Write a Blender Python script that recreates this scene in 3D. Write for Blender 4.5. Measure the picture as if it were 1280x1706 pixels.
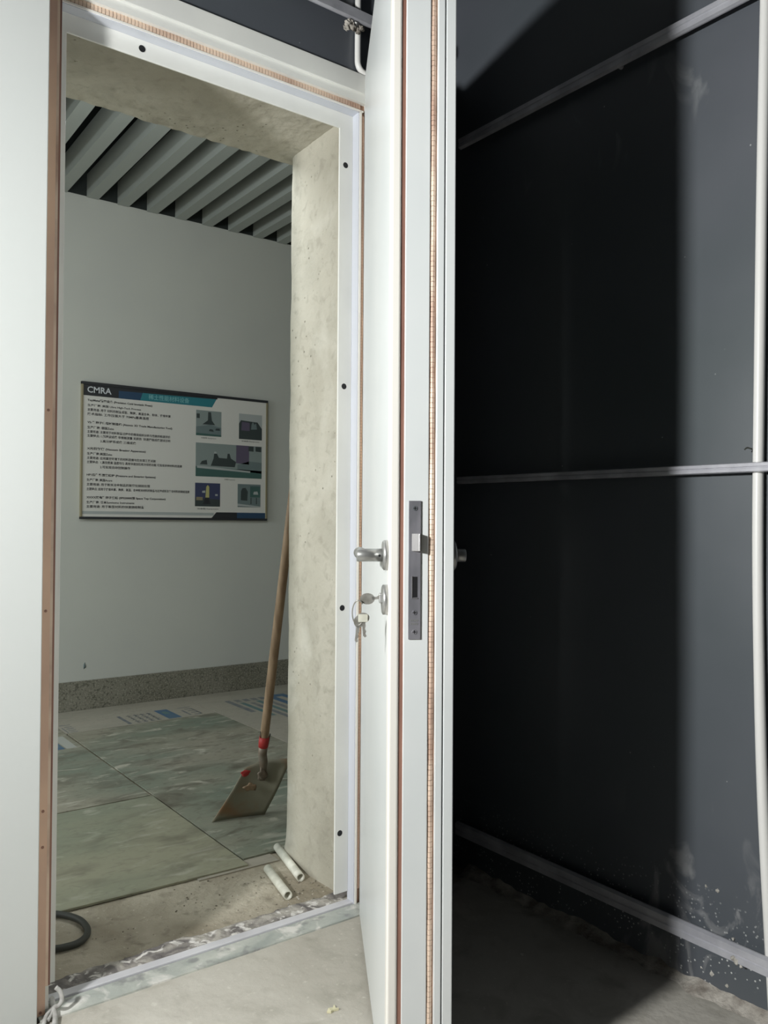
import bpy, bmesh, math, random
from mathutils import Vector, Matrix
from mathutils import noise as mnoise

for o in list(bpy.data.objects):
    bpy.data.objects.remove(o)
scene = bpy.context.scene
C = scene.collection

# ------------------------------------------------------------------ camera
# world: X runs right along the doorway wall, Y into the corridor, Z up
FPX = 1376.0
YAW, PITCH, ROLL = (math.radians(v) for v in (36.68, 0.926, 0.353))
FWD = Vector((math.sin(YAW) * math.cos(PITCH), math.cos(YAW) * math.cos(PITCH), math.sin(PITCH)))
_rt = Vector((math.cos(YAW), -math.sin(YAW), 0.0))
_up = _rt.cross(FWD)
RGT = math.cos(ROLL) * _rt + math.sin(ROLL) * _up
UPV = -math.sin(ROLL) * _rt + math.cos(ROLL) * _up
EYE = Vector((0, 0, 1.0))
cam_d = bpy.data.cameras.new('camera')
cam = bpy.data.objects.new('camera', cam_d)
C.objects.link(cam)
cam_d.sensor_fit = 'HORIZONTAL'
cam_d.sensor_width = 36.0
cam_d.lens = 36.0 * FPX / 1280.0
cam_d.clip_start = 0.02
cam.matrix_world = Matrix(((RGT.x, UPV.x, -FWD.x, EYE.x), (RGT.y, UPV.y, -FWD.y, EYE.y),
                           (RGT.z, UPV.z, -FWD.z, EYE.z), (0, 0, 0, 1)))
scene.camera = cam

# ------------------------------------------------------------------ world, lights, exposure
world = bpy.data.worlds.new('world')
scene.world = world
world.use_nodes = True
world.node_tree.nodes['Background'].inputs[0].default_value = (0.80, 0.90, 1.0, 1)
world.node_tree.nodes['Background'].inputs[1].default_value = 0.004


def area(name, loc, target, sx, sy, power, color, shape='RECTANGLE'):
    d = bpy.data.lights.new(name, 'AREA')
    d.shape = shape
    d.size = sx
    d.size_y = sy
    d.energy = power
    d.color = color
    o = bpy.data.objects.new(name, d)
    C.objects.link(o)
    o.location = loc
    o.rotation_euler = (Vector(target) - Vector(loc)).to_track_quat('-Z', 'Y').to_euler()
    return o


# unseen work lamp, assumed from its shadows, lighting the shielded room, left of the photographer
area('assumed_work_lamp', (-0.95, 0.935, 1.45), (1.2, 1.15, 1.15), 0.16, 0.16, 60.0, (0.985, 1.0, 0.985), 'DISK')
# added area light, out of view, for assumed light from the corridor's left end
area('corridor_added_light', (-2.4, 3.4, 1.50), (-1.1, 3.6, -0.6), 1.7, 1.5, 104.0, (0.92, 1.0, 0.99))
# added fill for the slats and far wall, unseen behind the lintel
_d = bpy.data.lights.new('corridor_fill_light', 'POINT')
_d.energy = 26.0
_d.color = (0.94, 1.0, 1.0)
_d.shadow_soft_size = 0.16
_o = bpy.data.objects.new('corridor_fill_light', _d)
C.objects.link(_o)
_o.location = (0.95, 2.65, 2.45)

vs = scene.view_settings
vs.view_transform = 'Standard'
vs.look = 'None'
vs.exposure = 0.0
vs.gamma = 1.0
vs.use_curve_mapping = False


def at(x, y, X=None, Y=None, Z=None):
    """world point seen at pixel (x, y) of the 1280x1706 frame on a plane X=, Y= or Z="""
    d = FWD + RGT * ((x - 640) / FPX) - UPV * ((y - 853) / FPX)
    if X is not None:
        t = (X - EYE.x) / d.x
    elif Y is not None:
        t = (Y - EYE.y) / d.y
    else:
        t = (Z - EYE.z) / d.z
    return EYE + d * t


# ------------------------------------------------------------------ materials
def mat(name, col, rough=0.5, metal=0.0, spec=0.5, var=None, var_scale=6.0, bump=0.0, bump_scale=40.0, detail=6.0, stretch=None, contrast=(0.35, 0.65)):
    m = bpy.data.materials.new(name)
    m.use_nodes = True
    nt = m.node_tree
    b = nt.nodes['Principled BSDF']
    b.inputs['Base Color'].default_value = (*col, 1)
    b.inputs['Roughness'].default_value = rough
    b.inputs['Metallic'].default_value = metal
    b.inputs['Specular IOR Level'].default_value = spec
    if var or bump:
        tc = nt.nodes.new('ShaderNodeTexCoord')
        vec = tc.outputs['Object']
        if stretch:
            mp = nt.nodes.new('ShaderNodeMapping')
            mp.inputs['Scale'].default_value = stretch
            nt.links.new(vec, mp.inputs['Vector'])
            vec = mp.outputs['Vector']
    if var:
        n = nt.nodes.new('ShaderNodeTexNoise')
        n.inputs['Scale'].default_value = var_scale
        n.inputs['Detail'].default_value = detail
        nt.links.new(vec, n.inputs['Vector'])
        r = nt.nodes.new('ShaderNodeValToRGB')
        r.color_ramp.elements[0].position = contrast[0]
        r.color_ramp.elements[1].position = contrast[1]
        r.color_ramp.elements[0].color = (*var, 1)
        r.color_ramp.elements[1].color = (*col, 1)
        nt.links.new(n.outputs['Fac'], r.inputs['Fac'])
        nt.links.new(r.outputs['Color'], b.inputs['Base Color'])
    if bump:
        n2 = nt.nodes.new('ShaderNodeTexNoise')
        n2.inputs['Scale'].default_value = bump_scale
        n2.inputs['Detail'].default_value = 5
        nt.links.new(vec, n2.inputs['Vector'])
        bp = nt.nodes.new('ShaderNodeBump')
        bp.inputs['Strength'].default_value = bump
        bp.inputs['Distance'].default_value = 0.01
        nt.links.new(n2.outputs['Fac'], bp.inputs['Height'])
        nt.links.new(bp.outputs['Normal'], b.inputs['Normal'])
    return m


class NT:
    """small helper to wire nodes into a material's base colour"""
    def __init__(s, m):
        s.nt = m.node_tree
        s.b = s.nt.nodes['Principled BSDF']
        s.tc = s.nt.nodes.new('ShaderNodeTexCoord')
        s.vec = s.tc.outputs['Object']

    def map(s, scale=(1, 1, 1), loc=(0, 0, 0)):
        n = s.nt.nodes.new('ShaderNodeMapping')
        n.inputs['Scale'].default_value = scale
        n.inputs['Location'].default_value = loc
        s.nt.links.new(s.vec, n.inputs['Vector'])
        return n.outputs['Vector']

    def noise(s, scale, detail=6, vec=None, dist=0.0):
        n = s.nt.nodes.new('ShaderNodeTexNoise')
        n.inputs['Scale'].default_value = scale
        n.inputs['Detail'].default_value = detail
        n.inputs['Distortion'].default_value = dist
        s.nt.links.new(vec or s.vec, n.inputs['Vector'])
        return n.outputs['Fac']

    def voro(s, scale, vec=None, out='Distance'):
        n = s.nt.nodes.new('ShaderNodeTexVoronoi')
        n.inputs['Scale'].default_value = scale
        s.nt.links.new(vec or s.vec, n.inputs['Vector'])
        return n.outputs[out]

    def ramp(s, fac, lo, hi, a=0.0, b=1.0):
        n = s.nt.nodes.new('ShaderNodeMapRange')
        n.inputs['From Min'].default_value = lo
        n.inputs['From Max'].default_value = hi
        n.inputs['To Min'].default_value = a
        n.inputs['To Max'].default_value = b
        s.nt.links.new(fac, n.inputs['Value'])
        return n.outputs['Result']

    def mul(s, a, b, op='MULTIPLY'):
        n = s.nt.nodes.new('ShaderNodeMath')
        n.operation = op
        for i, v in enumerate((a, b)):
            if isinstance(v, (int, float)):
                n.inputs[i].default_value = v
            else:
                s.nt.links.new(v, n.inputs[i])
        return n.outputs[0]

    def axis(s, i):
        n = s.nt.nodes.new('ShaderNodeSeparateXYZ')
        s.nt.links.new(s.vec, n.inputs[0])
        return n.outputs[i]

    def mix(s, fac, a, b):
        n = s.nt.nodes.new('ShaderNodeMix')
        n.data_type = 'RGBA'
        for sock, v in ((n.inputs[0], fac), (n.inputs[6], a), (n.inputs[7], b)):
            if isinstance(v, (int, float)):
                sock.default_value = v
            elif isinstance(v, tuple):
                sock.default_value = (*v, 1)
            else:
                s.nt.links.new(v, sock)
        return n.outputs[2]

    def out(s, col):
        s.nt.links.new(col, s.b.inputs['Base Color'])

    def rough(s, v):
        s.nt.links.new(v, s.b.inputs['Roughness'])

    def bump(s, h, strength=0.3, dist=0.01):
        bp = s.nt.nodes.new('ShaderNodeBump')
        bp.inputs['Strength'].default_value = strength
        bp.inputs['Distance'].default_value = dist
        s.nt.links.new(h, bp.inputs['Height'])
        s.nt.links.new(bp.outputs['Normal'], s.b.inputs['Normal'])


M = {}
M['door_white'] = mat('door_white', (0.74, 0.76, 0.755), 0.30, var=(0.68, 0.71, 0.71), var_scale=3, bump=0.02, bump_scale=8)
M['door_cream'] = mat('door_cream', (0.86, 0.83, 0.77), 0.35)
M['panel_white'] = mat('panel_white', (0.60, 0.615, 0.60), 0.5, var=(0.58, 0.60, 0.585), var_scale=2)
M['frame_white'] = mat('frame_white', (0.80, 0.80, 0.76), 0.35, var=(0.74, 0.74, 0.71), var_scale=5)
M['frame_lavender'] = mat('frame_lavender', (0.60, 0.62, 0.68), 0.35)
M['copper'] = mat('copper', (0.88, 0.60, 0.43), 0.45, 0.10, var=(0.50, 0.32, 0.26), var_scale=2.2, stretch=(1, 1, 0.6), contrast=(0.34, 0.58))
M['copper_dark'] = mat('copper_dark', (0.36, 0.19, 0.14), 0.5, 0.2, var=(0.26, 0.13, 0.10), var_scale=6)
M['finger'] = mat('finger', (0.80, 0.62, 0.49), 0.5, 0.15, var=(0.50, 0.33, 0.25), var_scale=7, contrast=(0.34, 0.55))
M['finger_gap'] = mat('finger_gap', (0.36, 0.21, 0.14), 0.6, 0.2)
M['black'] = mat('black', (0.006, 0.006, 0.007), 0.6)
M['groove'] = mat('groove', (0.10, 0.11, 0.12), 0.6)
M['steel'] = mat('steel', (0.48, 0.48, 0.47), 0.34, 0.65, var=(0.34, 0.34, 0.33), var_scale=30)
M['lock_steel'] = mat('lock_steel', (0.33, 0.32, 0.35), 0.40, 0.35, var=(0.20, 0.20, 0.22), var_scale=25, stretch=(1, 1, 0.4))
M['latch_steel'] = mat('latch_steel', (0.68, 0.66, 0.66), 0.25, 0.8)
M['brass'] = mat('brass', (0.24, 0.20, 0.12), 0.4, 0.7)
M['galv'] = mat('galv', (0.62, 0.62, 0.66), 0.38, 0.25, var=(0.42, 0.42, 0.46), var_scale=14, bump=0.1, bump_scale=25)
M['pvc'] = mat('pvc', (0.90, 0.89, 0.86), 0.35)
M['tube'] = mat('tube', (0.76, 0.75, 0.66), 0.45, var=(0.55, 0.54, 0.46), var_scale=30)
M['hose'] = mat('hose', (0.05, 0.052, 0.045), 0.6)
M['cord'] = mat('cord', (0.56, 0.55, 0.53), 0.55, var=(0.34, 0.33, 0.31), var_scale=40)
M['mortar'] = mat('mortar', (0.60, 0.56, 0.50), 0.9, var=(0.24, 0.21, 0.18), var_scale=22, bump=0.6, bump_scale=90)
M['plaster'] = mat('plaster', (0.70, 0.67, 0.62), 0.9, var=(0.36, 0.34, 0.30), var_scale=45, bump=0.5, bump_scale=90)
M['corridor_wall'] = mat('corridor_wall', (0.60, 0.61, 0.58), 0.6, var=(0.57, 0.58, 0.56), var_scale=2)
M['slat'] = mat('slat', (0.34, 0.365, 0.35), 0.5)
M['dark_void'] = mat('dark_void', (0.02, 0.026, 0.025), 0.9)
M['wood'] = mat('wood', (0.36, 0.25, 0.16), 0.6, var=(0.23, 0.15, 0.09), var_scale=9, stretch=(6, 6, 0.5))
M['red'] = mat('red', (0.46, 0.035, 0.035), 0.55)
M['rust'] = mat('rust', (0.25, 0.235, 0.175), 0.7, 0.1, var=(0.27, 0.155, 0.08), var_scale=7, contrast=(0.36, 0.50))
M['socket'] = mat('socket', (0.30, 0.26, 0.22), 0.55, 0.4, var=(0.20, 0.15, 0.11), var_scale=25)
M['sign_paper'] = mat('sign_paper', (0.72, 0.71, 0.69), 0.4)
M['sign_gold'] = mat('sign_gold', (0.34, 0.30, 0.20), 0.35, 0.3)
M['sign_dark'] = mat('sign_dark', (0.028, 0.030, 0.036), 0.45)
M['ink'] = mat('ink', (0.05, 0.05, 0.055), 0.6)
M['ink_soft'] = mat('ink_soft', (0.20, 0.20, 0.20), 0.6)
M['teal'] = mat('teal', (0.035, 0.21, 0.26), 0.4)
M['navy'] = mat('navy', (0.03, 0.07, 0.14), 0.4)
M['letter'] = mat('letter', (0.62, 0.65, 0.70), 0.5)
M['title_ink'] = mat('title_ink', (0.22, 0.50, 0.54), 0.5)
M['bluegrey'] = mat('bluegrey', (0.16, 0.21, 0.22), 0.5)
M['photo_sky'] = mat('photo_sky', (0.26, 0.31, 0.31), 0.5)
M['photo_dark'] = mat('photo_dark', (0.045, 0.06, 0.062), 0.5)
M['photo_navy'] = mat('photo_navy', (0.05, 0.06, 0.13), 0.5)
M['photo_violet'] = mat('photo_violet', (0.12, 0.10, 0.16), 0.5)
M['photo_light'] = mat('photo_light', (0.42, 0.45, 0.46), 0.5)
M['photo_green'] = mat('photo_green', (0.06, 0.13, 0.12), 0.5)
M['photo_yellow'] = mat('photo_yellow', (0.48, 0.46, 0.20), 0.5)
M['print_blue'] = mat('print_blue', (0.05, 0.13, 0.26), 0.6, var=(0.10, 0.17, 0.24), var_scale=15)
M['print_slate'] = mat('print_slate', (0.15, 0.17, 0.20), 0.6, var=(0.26, 0.26, 0.25), var_scale=20)
M['print_teal'] = mat('print_teal', (0.08, 0.20, 0.22), 0.6, var=(0.16, 0.22, 0.21), var_scale=15)
M['print_white'] = mat('print_white', (0.46, 0.47, 0.44), 0.6)
M['chip'] = mat('chip', (0.66, 0.62, 0.42), 0.7)
M['stone'] = mat('stone', (0.30, 0.27, 0.21), 0.9, var=(0.15, 0.13, 0.10), var_scale=30)

# concrete floor of the shielded room
m = mat('room_concrete', (0.5, 0.48, 0.43), 0.75)
n = NT(m)
base = n.mix(n.ramp(n.noise(2.2, 8), 0.35, 0.68), (0.44, 0.41, 0.355), (0.60, 0.57, 0.51))
base = n.mix(n.ramp(n.noise(9, 8, dist=0.6), 0.52, 0.78), base, (0.34, 0.32, 0.27))
base = n.mix(n.ramp(n.noise(60, 3), 0.62, 0.75, 0, 0.5), base, (0.68, 0.65, 0.58))
n.out(base)
n.bump(n.noise(35, 8), 0.35)
M['room_concrete'] = m
# dusty slab in the doorway and corridor
m = mat('corridor_concrete', (0.4, 0.37, 0.30), 0.85)
n = NT(m)
base = n.mix(n.ramp(n.noise(3.5, 9, dist=0.4), 0.36, 0.66), (0.29, 0.25, 0.185), (0.53, 0.48, 0.39))
base = n.mix(n.ramp(n.noise(26, 6), 0.56, 0.72, 0, 0.8), base, (0.25, 0.22, 0.17))
base = n.mix(n.ramp(n.noise(90, 2), 0.66, 0.74, 0, 0.7), base, (0.66, 0.62, 0.53))
n.out(base)
n.bump(n.noise(45, 9), 0.6)
M['corridor_concrete'] = m
# cast concrete of the wall
m = mat('cast_concrete', (0.45, 0.42, 0.36), 0.85)
n = NT(m)
base = n.mix(n.ramp(n.noise(1.8, 9, n.map((1, 1, 0.7)), 0.4), 0.36, 0.66), (0.37, 0.345, 0.28), (0.51, 0.485, 0.415))
base = n.mix(n.ramp(n.noise(9, 9, n.map((1, 1, 0.45)), 1.0), 0.50, 0.72, 0, 0.5), base, (0.34, 0.325, 0.27))
base = n.mix(n.ramp(n.noise(30, 6, dist=0.5), 0.54, 0.70, 0, 0.5), base, (0.29, 0.27, 0.22))
base = n.mix(n.ramp(n.noise(5, 8, n.map((1, 1, 0.8), (7, 1, 3)), 0.6), 0.56, 0.72, 0, 0.6), base, (0.58, 0.56, 0.495))
pits = n.ramp(n.voro(42), 0.05, 0.16, 1, 0)
pits = n.mul(pits, n.ramp(n.noise(5, 4), 0.53, 0.60))
base = n.mix(n.mul(pits, 0.8), base, (0.14, 0.125, 0.09))
n.out(base)
n.bump(n.mul(n.noise(24, 9), n.mul(pits, 0.6), 'SUBTRACT'), 0.6)
M['cast_concrete'] = m
# dark shielding membrane
m = mat('membrane', (0.04, 0.045, 0.05), 0.5, spec=0.9)
n = NT(m)
base = n.mix(n.ramp(n.noise(1.3, 4), 0.3, 0.7), (0.060, 0.075, 0.083), (0.098, 0.106, 0.124))
sc = n.noise(7.0, 9, n.map((1, 1.3, 0.7)), 1.8)
low = n.mul(n.ramp(n.axis(2), 0.42, 0.12), n.ramp(n.axis(1), 1.30, 1.05))
base = n.mix(n.mul(n.ramp(sc, 0.53, 0.64), n.mul(low, 0.75)), base, (0.42, 0.42, 0.42))
hi = n.mul(n.ramp(n.axis(2), 1.86, 1.98), n.ramp(n.axis(2), 2.12, 2.02))
base = n.mix(n.mul(n.ramp(sc, 0.60, 0.72), n.mul(hi, 0.35)), base, (0.36, 0.37, 0.37))
dots = n.ramp(n.voro(95), 0.16, 0.22, 1, 0)
dots = n.mul(dots, n.ramp(n.noise(11, 3), 0.40, 0.50))
dots = n.mul(dots, n.ramp(n.axis(2), 0.24, 0.10))
base = n.mix(dots, base, (0.55, 0.56, 0.55))
dots2 = n.mul(n.ramp(n.voro(24), 0.035, 0.05, 1, 0), n.ramp(n.noise(6, 2), 0.58, 0.62))
base = n.mix(dots2, base, (0.40, 0.41, 0.41))
n.out(base)
n.rough(n.ramp(n.noise(3, 5), 0.3, 0.7, 0.42, 0.50))
n.bump(n.noise(2.5, 3), 0.15, 0.02)
M['membrane'] = m
M['rail'] = mat('rail', (0.70, 0.69, 0.72), 0.4, var=(0.58, 0.57, 0.60), var_scale=9)
m = mat('sill', (0.5, 0.5, 0.5), 0.5)
n = NT(m)
base = n.mix(n.ramp(n.noise(5, 7, n.map((1, 2, 1)), 0.6), 0.38, 0.62), (0.36, 0.385, 0.36), (0.56, 0.57, 0.52))
base = n.mix(n.ramp(n.noise(16, 8, dist=1.0), 0.54, 0.66), base, (0.72, 0.70, 0.66))
base = n.mix(n.ramp(n.noise(22, 8, n.map((1, 1, 1), (3, 3, 0))), 0.56, 0.66, 0, 0.8), base, (0.26, 0.26, 0.26))
n.out(base)
n.bump(n.noise(40, 6), 0.3)
M['sill'] = m
m = mat('sill_back', (0.4, 0.38, 0.36), 0.8)
n = NT(m)
base = n.mix(n.ramp(n.noise(13, 9, dist=0.8), 0.42, 0.58), (0.16, 0.145, 0.14), (0.44, 0.41, 0.37))
base = n.mix(n.ramp(n.noise(34, 6, dist=0.8), 0.55, 0.63), base, (0.72, 0.69, 0.66))
n.out(base)
n.bump(n.noise(50, 9), 0.8)
M['sill_back'] = m
# terrazzo skirting
m = mat('terrazzo', (0.2, 0.2, 0.17), 0.5)
n = NT(m)
base = n.mix(n.ramp(n.noise(4, 5), 0.3, 0.7), (0.17, 0.165, 0.13), (0.25, 0.24, 0.20))
base = n.mix(n.ramp(n.noise(120, 3), 0.52, 0.60, 0, 0.8), base, (0.36, 0.34, 0.29))
base = n.mix(n.ramp(n.noise(95, 2), 0.57, 0.65, 0, 0.8), base, (0.09, 0.088, 0.07))
n.out(base)
M['terrazzo'] = m


def board_mat(name, a, b, dirt, reflected_green, seed):
    m = mat(name, a, 0.5)
    n = NT(m)
    v = n.map((1, 1, 1), (seed * 3.1, seed * 1.7, 0))
    base = n.mix(n.ramp(n.noise(1.5, 6, v), 0.35, 0.65), a, b)
    base = n.mix(n.ramp(n.noise(1.0, 4, n.map((1, 1.8, 1), (seed, 2, 0))), 0.42, 0.62, 0, reflected_green), base, (0.155, 0.215, 0.17))  # green tint of reflections painted into the board colour
    if dirt:
        streak = n.noise(4.5, 10, n.map((1.0, 1.9, 1), (seed * 5, 0, 0)), 0.7)
        base = n.mix(n.ramp(streak, 0.51, 0.70, 0, dirt), base, (0.11, 0.098, 0.072))
        fine = n.noise(17, 8, n.map((1.0, 2.2, 1), (seed * 2, 1, 0)), 1.2)
        base = n.mix(n.ramp(fine, 0.54, 0.68, 0, dirt * 0.6), base, (0.13, 0.12, 0.09))
        lite = n.noise(6.0, 9, n.map((1.0, 2.4, 1), (seed * 7, 4, 0)), 1.2)
        base = n.mix(n.ramp(lite, 0.57, 0.72, 0, dirt), base, (0.54, 0.52, 0.44))
    base = n.mix(n.ramp(n.noise(60, 3), 0.55, 0.75, 0, 0.35), base, (0.22, 0.21, 0.16))
    n.out(base)
    n.bump(n.noise(12, 8), 0.25)
    return m


M['board_dirty'] = board_mat('board_dirty', (0.29, 0.28, 0.215), (0.35, 0.325, 0.265), 0.9, 0.75, 1.0)
M['board_front'] = board_mat('board_front', (0.30, 0.30, 0.215), (0.35, 0.335, 0.245), 0.5, 0.4, 3.0)
M['board_clean'] = board_mat('board_clean', (0.45, 0.41, 0.35), (0.39, 0.365, 0.31), 0.15, 0.1, 5.0)


# ------------------------------------------------------------------ mesh helpers
def link(name, me, material=None, parent=None):
    o = bpy.data.objects.new(name, me)
    C.objects.link(o)
    if material is not None and me is not None:
        ms = material if isinstance(material, (list, tuple)) else [material]
        for q in ms:
            me.materials.append(M[q] if isinstance(q, str) else q)
    if parent is not None:
        o.parent = parent
    return o


def tag(o, label=None, cat=None, group=None, kind=None):
    if label:
        o['label'] = label
    if cat:
        o['category'] = cat
    if group:
        o['group'] = group
    if kind:
        o['kind'] = kind
    return o


def empty(name, loc=(0, 0, 0), rot=None):
    o = bpy.data.objects.new(name, None)
    o.empty_display_size = 0.05
    C.objects.link(o)
    o.location = loc
    if rot is not None:
        o.rotation_euler = rot
    return o


def finish(bm, name, material, parent=None, smooth=False, bevel=0.0, seg=2):
    bmesh.ops.recalc_face_normals(bm, faces=bm.faces)
    if bevel:
        bmesh.ops.bevel(bm, geom=list(bm.edges), offset=bevel, segments=seg, affect='EDGES', profile=0.5, clamp_overlap=True)
    me = bpy.data.meshes.new(name)
    bm.to_mesh(me)
    bm.free()
    if smooth:
        for p in me.polygons:
            p.use_smooth = True
    return link(name, me, material, parent)


def add_box(bm, lo, hi, mi=0):
    x0, y0, z0 = lo
    x1, y1, z1 = hi
    v = [bm.verts.new(p) for p in ((x0, y0, z0), (x1, y0, z0), (x1, y1, z0), (x0, y1, z0),
                                   (x0, y0, z1), (x1, y0, z1), (x1, y1, z1), (x0, y1, z1))]
    for f in ((0, 3, 2, 1), (4, 5, 6, 7), (0, 1, 5, 4), (1, 2, 6, 5), (2, 3, 7, 6), (3, 0, 4, 7)):
        bm.faces.new([v[i] for i in f]).material_index = mi


def box(name, lo, hi, material, parent=None, bevel=0.0, seg=2):
    bm = bmesh.new()
    add_box(bm, lo, hi)
    return finish(bm, name, material, parent, bevel=bevel, seg=seg)


def boxes(name, lst, material, parent=None):
    bm = bmesh.new()
    for lo, hi in lst:
        add_box(bm, lo, hi)
    return finish(bm, name, material, parent)


def smooth_path(pts, n=6):
    pts = [Vector(p) for p in pts]
    out = []
    for i in range(len(pts) - 1):
        p0 = pts[max(i - 1, 0)]
        p1, p2 = pts[i], pts[i + 1]
        p3 = pts[min(i + 2, len(pts) - 1)]
        for k in range(n):
            t = k / n
            out.append(0.5 * ((2 * p1) + (p2 - p0) * t + (2 * p0 - 5 * p1 + 4 * p2 - p3) * t * t + (3 * p1 - p0 - 3 * p2 + p3) * t ** 3))
    out.append(pts[-1])
    return out


def add_tube(bm, pts, radii, seg=12, cap=True, mi=0):
    pts = [Vector(p) for p in pts]
    if not isinstance(radii, (list, tuple)):
        radii = [radii] * len(pts)
    rings = []
    ref = None
    for i, p in enumerate(pts):
        d = (pts[min(i + 1, len(pts) - 1)] - pts[max(i - 1, 0)]).normalized()
        if ref is None:
            ref = Vector((0, 0, 1)) if abs(d.z) < 0.9 else Vector((1, 0, 0))
        u = (ref - d * ref.dot(d)).normalized()
        ref = u
        w = d.cross(u)
        rings.append([bm.verts.new(p + (u * math.cos(2 * math.pi * k / seg) + w * math.sin(2 * math.pi * k / seg)) * radii[i]) for k in range(seg)])
    for a, b in zip(rings, rings[1:]):
        for k in range(seg):
            f = bm.faces.new((a[k], a[(k + 1) % seg], b[(k + 1) % seg], b[k]))
            f.smooth = True
            f.material_index = mi
    if cap:
        bm.faces.new(rings[0][::-1]).material_index = mi
        bm.faces.new(rings[-1]).material_index = mi
    return rings


def tube(name, pts, r, material, parent=None, seg=12, cap=True):
    bm = bmesh.new()
    add_tube(bm, pts, r, seg, cap)
    bmesh.ops.recalc_face_normals(bm, faces=bm.faces)
    me = bpy.data.meshes.new(name)
    bm.to_mesh(me)
    bm.free()
    return link(name, me, material, parent)


def pipe(name, pts, ro, ri, material, parent=None, seg=20):
    """a hollow tube with open ends"""
    bm = bmesh.new()
    a = add_tube(bm, pts, ro, seg, False)
    b = add_tube(bm, pts, ri, seg, False)
    for i in (0, -1):
        for k in range(seg):
            bm.faces.new((a[i][k], a[i][(k + 1) % seg], b[i][(k + 1) % seg], b[i][k]))
    return finish(bm, name, material, parent)


def lump(name, center, size, material, parent=None, seed=0, sub=3, rough=0.5):
    bm = bmesh.new()
    bmesh.ops.create_icosphere(bm, subdivisions=sub, radius=1.0)
    for v in bm.verts:
        k = 1 + rough * mnoise.noise(v.co * 1.3 + Vector((seed * 7.3, seed, 0))) + 0.5 * rough * mnoise.noise(v.co * 3.1 + Vector((seed, 5, 2)))
        v.co = Vector(center) + Vector((v.co.x * size[0], v.co.y * size[1], v.co.z * size[2])) * k
    return finish(bm, name, material, parent, smooth=True)


def prism(name, pts, z0, z1, material, parent=None):
    """vertical extrusion of a plan outline"""
    bm = bmesh.new()
    lo = [bm.verts.new((p[0], p[1], z0)) for p in pts]
    hi = [bm.verts.new((p[0], p[1], z1)) for p in pts]
    bm.faces.new(lo[::-1])
    bm.faces.new(hi)
    for i in range(len(pts)):
        j = (i + 1) % len(pts)
        bm.faces.new((lo[i], lo[j], hi[j], hi[i]))
    return finish(bm, name, material, parent)


def rough_grid(name, f, nu, nv, material, parent=None, amp=0.003, freq=14.0, normal=None, smooth=True, seed=0.0):
    """grid surface f(u, v) -> point, displaced along `normal` by noise"""
    bm = bmesh.new()
    g = []
    for i in range(nu + 1):
        row = []
        for j in range(nv + 1):
            p = Vector(f(i / nu, j / nv))
            if amp and normal is not None:
                q = p + Vector((seed, seed * 2, 0))
                h = mnoise.noise(q * freq) + 0.6 * mnoise.noise(q * freq * 2.7) + 0.3 * mnoise.noise(q * freq * 6)
                p = p + Vector(normal) * (h * amp)
            row.append(bm.verts.new(p))
        g.append(row)
    for i in range(nu):
        for j in range(nv):
            bm.faces.new((g[i][j], g[i + 1][j], g[i + 1][j + 1], g[i][j + 1]))
    return finish(bm, name, material, parent, smooth=smooth)


ZC = -0.045          # the corridor floor lies a little lower
KC = 1.045
# ------------------------------------------------------------------ structure: floors
def floor_pt(x0, x1, y0, y1, z=0.0):
    return lambda u, v: (x0 + (x1 - x0) * u, y0 + (y1 - y0) * v, z)


tag(rough_grid('floor', floor_pt(-2.6, 1.66, -2.2, 1.745), 150, 130, 'room_concrete', amp=0.0009, freq=5, normal=(0, 0, 1)), kind='structure',
    label='bare grey concrete floor of the dark shielded room')
tag(rough_grid('floor_corridor', floor_pt(-3.0, 4.4, 1.80, 4.76, ZC), 200, 90, 'corridor_concrete', amp=0.0012, freq=9, normal=(0, 0, 1)), kind='structure',
    label='dusty concrete floor of the doorway and corridor')

def sill_edge(u, v):
    x = 0.40 + 0.95 * u
    w = 0.062 + 0.022 * mnoise.noise(Vector((x * 7, 1, 5))) + 0.008 * mnoise.noise(Vector((x * 31, 2, 5)))
    t = min(v / 0.62, 1.0)
    d = max(0.0, (v - 0.62) / 0.38)
    return (x, 1.826 + w * t + 0.03 * d, 0.0035 + (ZC - 0.006) * d ** 0.9)


t3 = tag(rough_grid('trim_3', sill_edge,
              240, 28, 'sill_back', amp=0.0024, freq=34, normal=(0, 0, 1)), 'broken mortar edge behind the metal threshold rail', kind='structure')
# ------------------------------------------------------------------ structure: walls
WY = 1.83          # room face of the doorway wall
SOF = 2.06         # underside of the frame flange
SOC = 2.175        # underside of the concrete lintel
CY = 2.335         # corridor face of the concrete wall
# membrane-covered face of the doorway wall (above, left and right of the frame)
wf = boxes('wall_front', [((-2.6, 1.806, 2.19), (1.40, WY, 3.0)), ((-2.6, 1.806, 0), (-0.45, WY, 2.19)), ((1.36, 1.862, 0), (1.66, 1.89, 3.0))], 'membrane')
tag(wf, 'dark membrane covered wall above the white door frame', kind='structure')
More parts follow.
